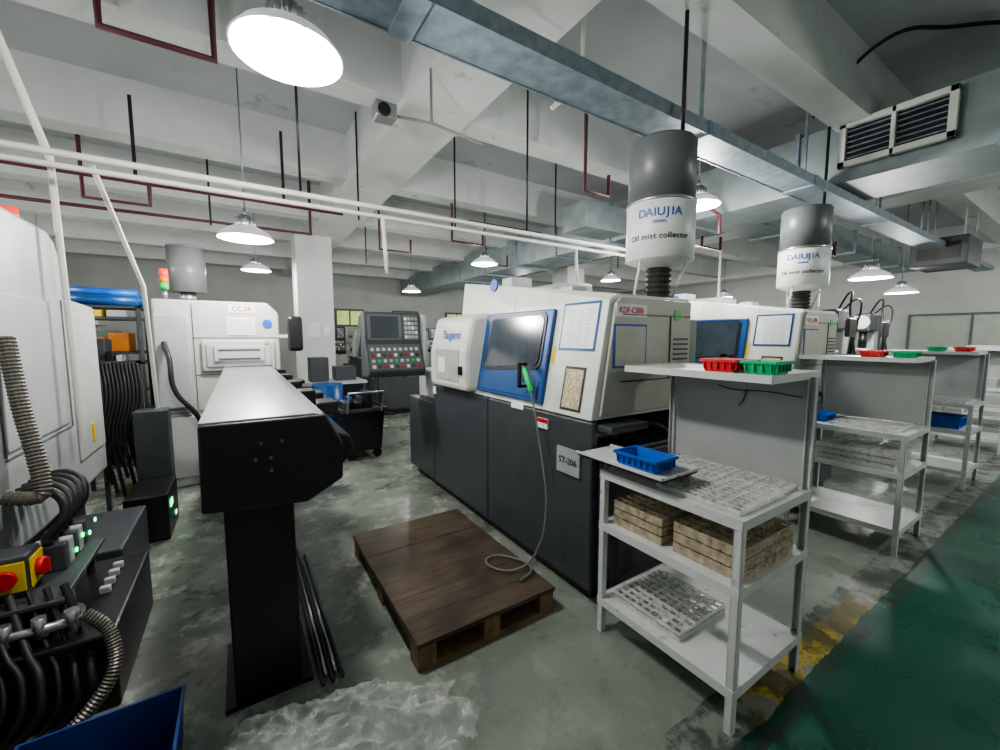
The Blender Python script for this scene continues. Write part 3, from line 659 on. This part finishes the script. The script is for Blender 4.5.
for x in (-1.9,-.6,.4): tube('drop%d'%int(x*10),[(x,4.2,3.3),(x,4.2,2.68)],.012,BLACK,sr,False)
tube('run_mid',[(2.86,2.95,3.8),(2.86,2.95,2.9),(3.18,2.95,2.9),(3.18,2.95,3.1)],.018,PIPER,sr,False)
tube('run_far',[(-4,6.2,2.9),(.9,6.2,2.9),(.9,6.2,3.6)],.022,PIPER,sr,False)
tube('run_right',[(2.6,4.8,3.0),(3.8,4.8,3.0)],.02,PIPER,sr,False)
tube('run_right2',[(3.7,2.5,3.8),(3.7,2.5,2.95),(4.4,2.5,2.8),(4.4,2.5,2.6)],.02,PIPER,sr,False)
tube('run_right3',[(6.5,2.4,3.5),(6.5,2.4,2.65),(7.2,2.4,2.65),(7.2,2.4,2.85)],.022,PIPER,sr,False)
for i,(x,y) in enumerate(((1.9,6.4),(2.6,5.3),(3.9,6.6),(-1.2,5.6),(5.9,3.6))):
    tube('loop_%d'%i,[(x,y,3.8),(x,y,2.85),(x+.5,y,2.85),(x+.5,y,3.05)],.020,PIPER,sr,False)
cdt=grp('ceiling_conduit')
for i,(x,y) in enumerate(((1.15,4.6),(2.2,4.4),(3.3,3.9),(-.2,5.7),(1.9,7.2),(5.9,5.2))): tube('rod_%d'%i,[(x,y,3.85),(x,y,2.75)],.010,BLACK,cdt,False)
tube('cable',[(4.3,1.66,3.4),(4.25,1.2,3.75),(4.6,.9,3.8),(5.2,.4,3.8),(6.2,-.8,3.8)],.014,BLACK,cdt);cyl('junction_box',(5.2,.4,3.78),(5.2,.4,3.85),.08,BLACK,cdt)
fl=grp('flood_light',(.88,2.75,2.95))
box('head',(-.08,-.06,-.05),(.06,.05,.05),STEEL,fl,.01);tube('bracket',[(.05,.0,0),(.3,-.05,.0),(.62,-.2,-.12)],.010,STEEL,fl,False);tube('hanger',[(.3,-.05,0),(.3,-.05,.45)],.010,STEEL,fl,False);cyl('lens',(-.03,-.075,-.01),(-.03,-.06,-.01),.04,BLACK,fl)
ac=grp('ceiling_air_handler',(8.7,1.35,2.55))
box('case',(0,0,0),(.9,.6,.4),DARK,ac,.02);box('grille',(-.01,.08,.08),(.0,.52,.32),BLACK,ac);boxes('rods',[((x,y,.4),(x+.02,y+.02,ZC-2.55)) for x in (.05,.8) for y in (.05,.5)],STEEL,ac)
for i,x in enumerate((3.2,5.6)):
    q=grp('compressed_air_pipe');tube('loop',[(x,2.3,1.9),(x,2.3,2.35),(x+.9,2.3,2.35),(x+.9,2.3,1.9)],.011,PIPEW,q,False)
tb=grp('work_table',(.8,6.3,0))
boxes('legs',[((x,y,0),(x+.04,y+.04,.8)) for x in (0,.76) for y in (0,.56)],DARK,tb);box('top',(-.02,-.02,.8),(.82,.62,.84),GREYM,tb);box('drawer',(.05,.0,.25),(.75,.55,.8),BLACK,tb,.01)
boxes('boxes_on_top',[((.05,.1,.84),(.3,.4,1.2)),((.4,.15,.84),(.7,.45,1.05))],DARK,tb,.01)
cyl('blue_drum',(.18,-.3,0),(.18,-.3,.85),.22,BLUE,tb,24)
cc=grp('chip_cart',(.98,4.95,0))
prism('tub',[(0.05,.12),(0,.62),(.50,.62),(.45,.12)],0,.7,BLACK,cc,.01)
boxes('rim',[((-.02,-.02,.60),(.52,.0,.64)),((-.02,.7,.60),(.52,.72,.64)),((-.02,0,.60),(0,.7,.64)),((.50,0,.60),(.52,.7,.64))],DARK,cc)
for i,(x,y) in enumerate(((.1,.1),(.42,.1),(.1,.6),(.42,.6))): cyl('caster_%d'%i,(x,y-.015,.055),(x,y+.015,.055),.055,BLACK,cc,16)
tube('handle',[(.05,-.02,.6),(.05,-.12,.85),(.45,-.12,.85),(.45,-.02,.6)],.014,STEEL,cc,False)
random.seed(4)
for i in range(9): box('scrap_%d'%i,(.03+i*.045,.05+.12*(i%3),.6),(.10+i*.042,.4+.05*(i%3),.66+random.uniform(.02,.18)),[DARK,BLACK,BLUE,BLACK,DARK][i%5],cc,.01)
# ---------------------------------------------------------------- world + camera
w=bpy.data.worlds.new('World');S.world=w;w.use_nodes=True
w.node_tree.nodes['Background'].inputs[0].default_value=(.5,.55,.6,1);w.node_tree.nodes['Background'].inputs[1].default_value=.4
cd=bpy.data.cameras.new('camera');cam=bpy.data.objects.new('camera',cd);COL.objects.link(cam)
cam.location=(0,0,1.5);cam.rotation_euler=(math.radians(90-5.37),0,math.radians(-32.7));cd.lens=405*36/1000;cd.clip_start=.05
S.camera=cam
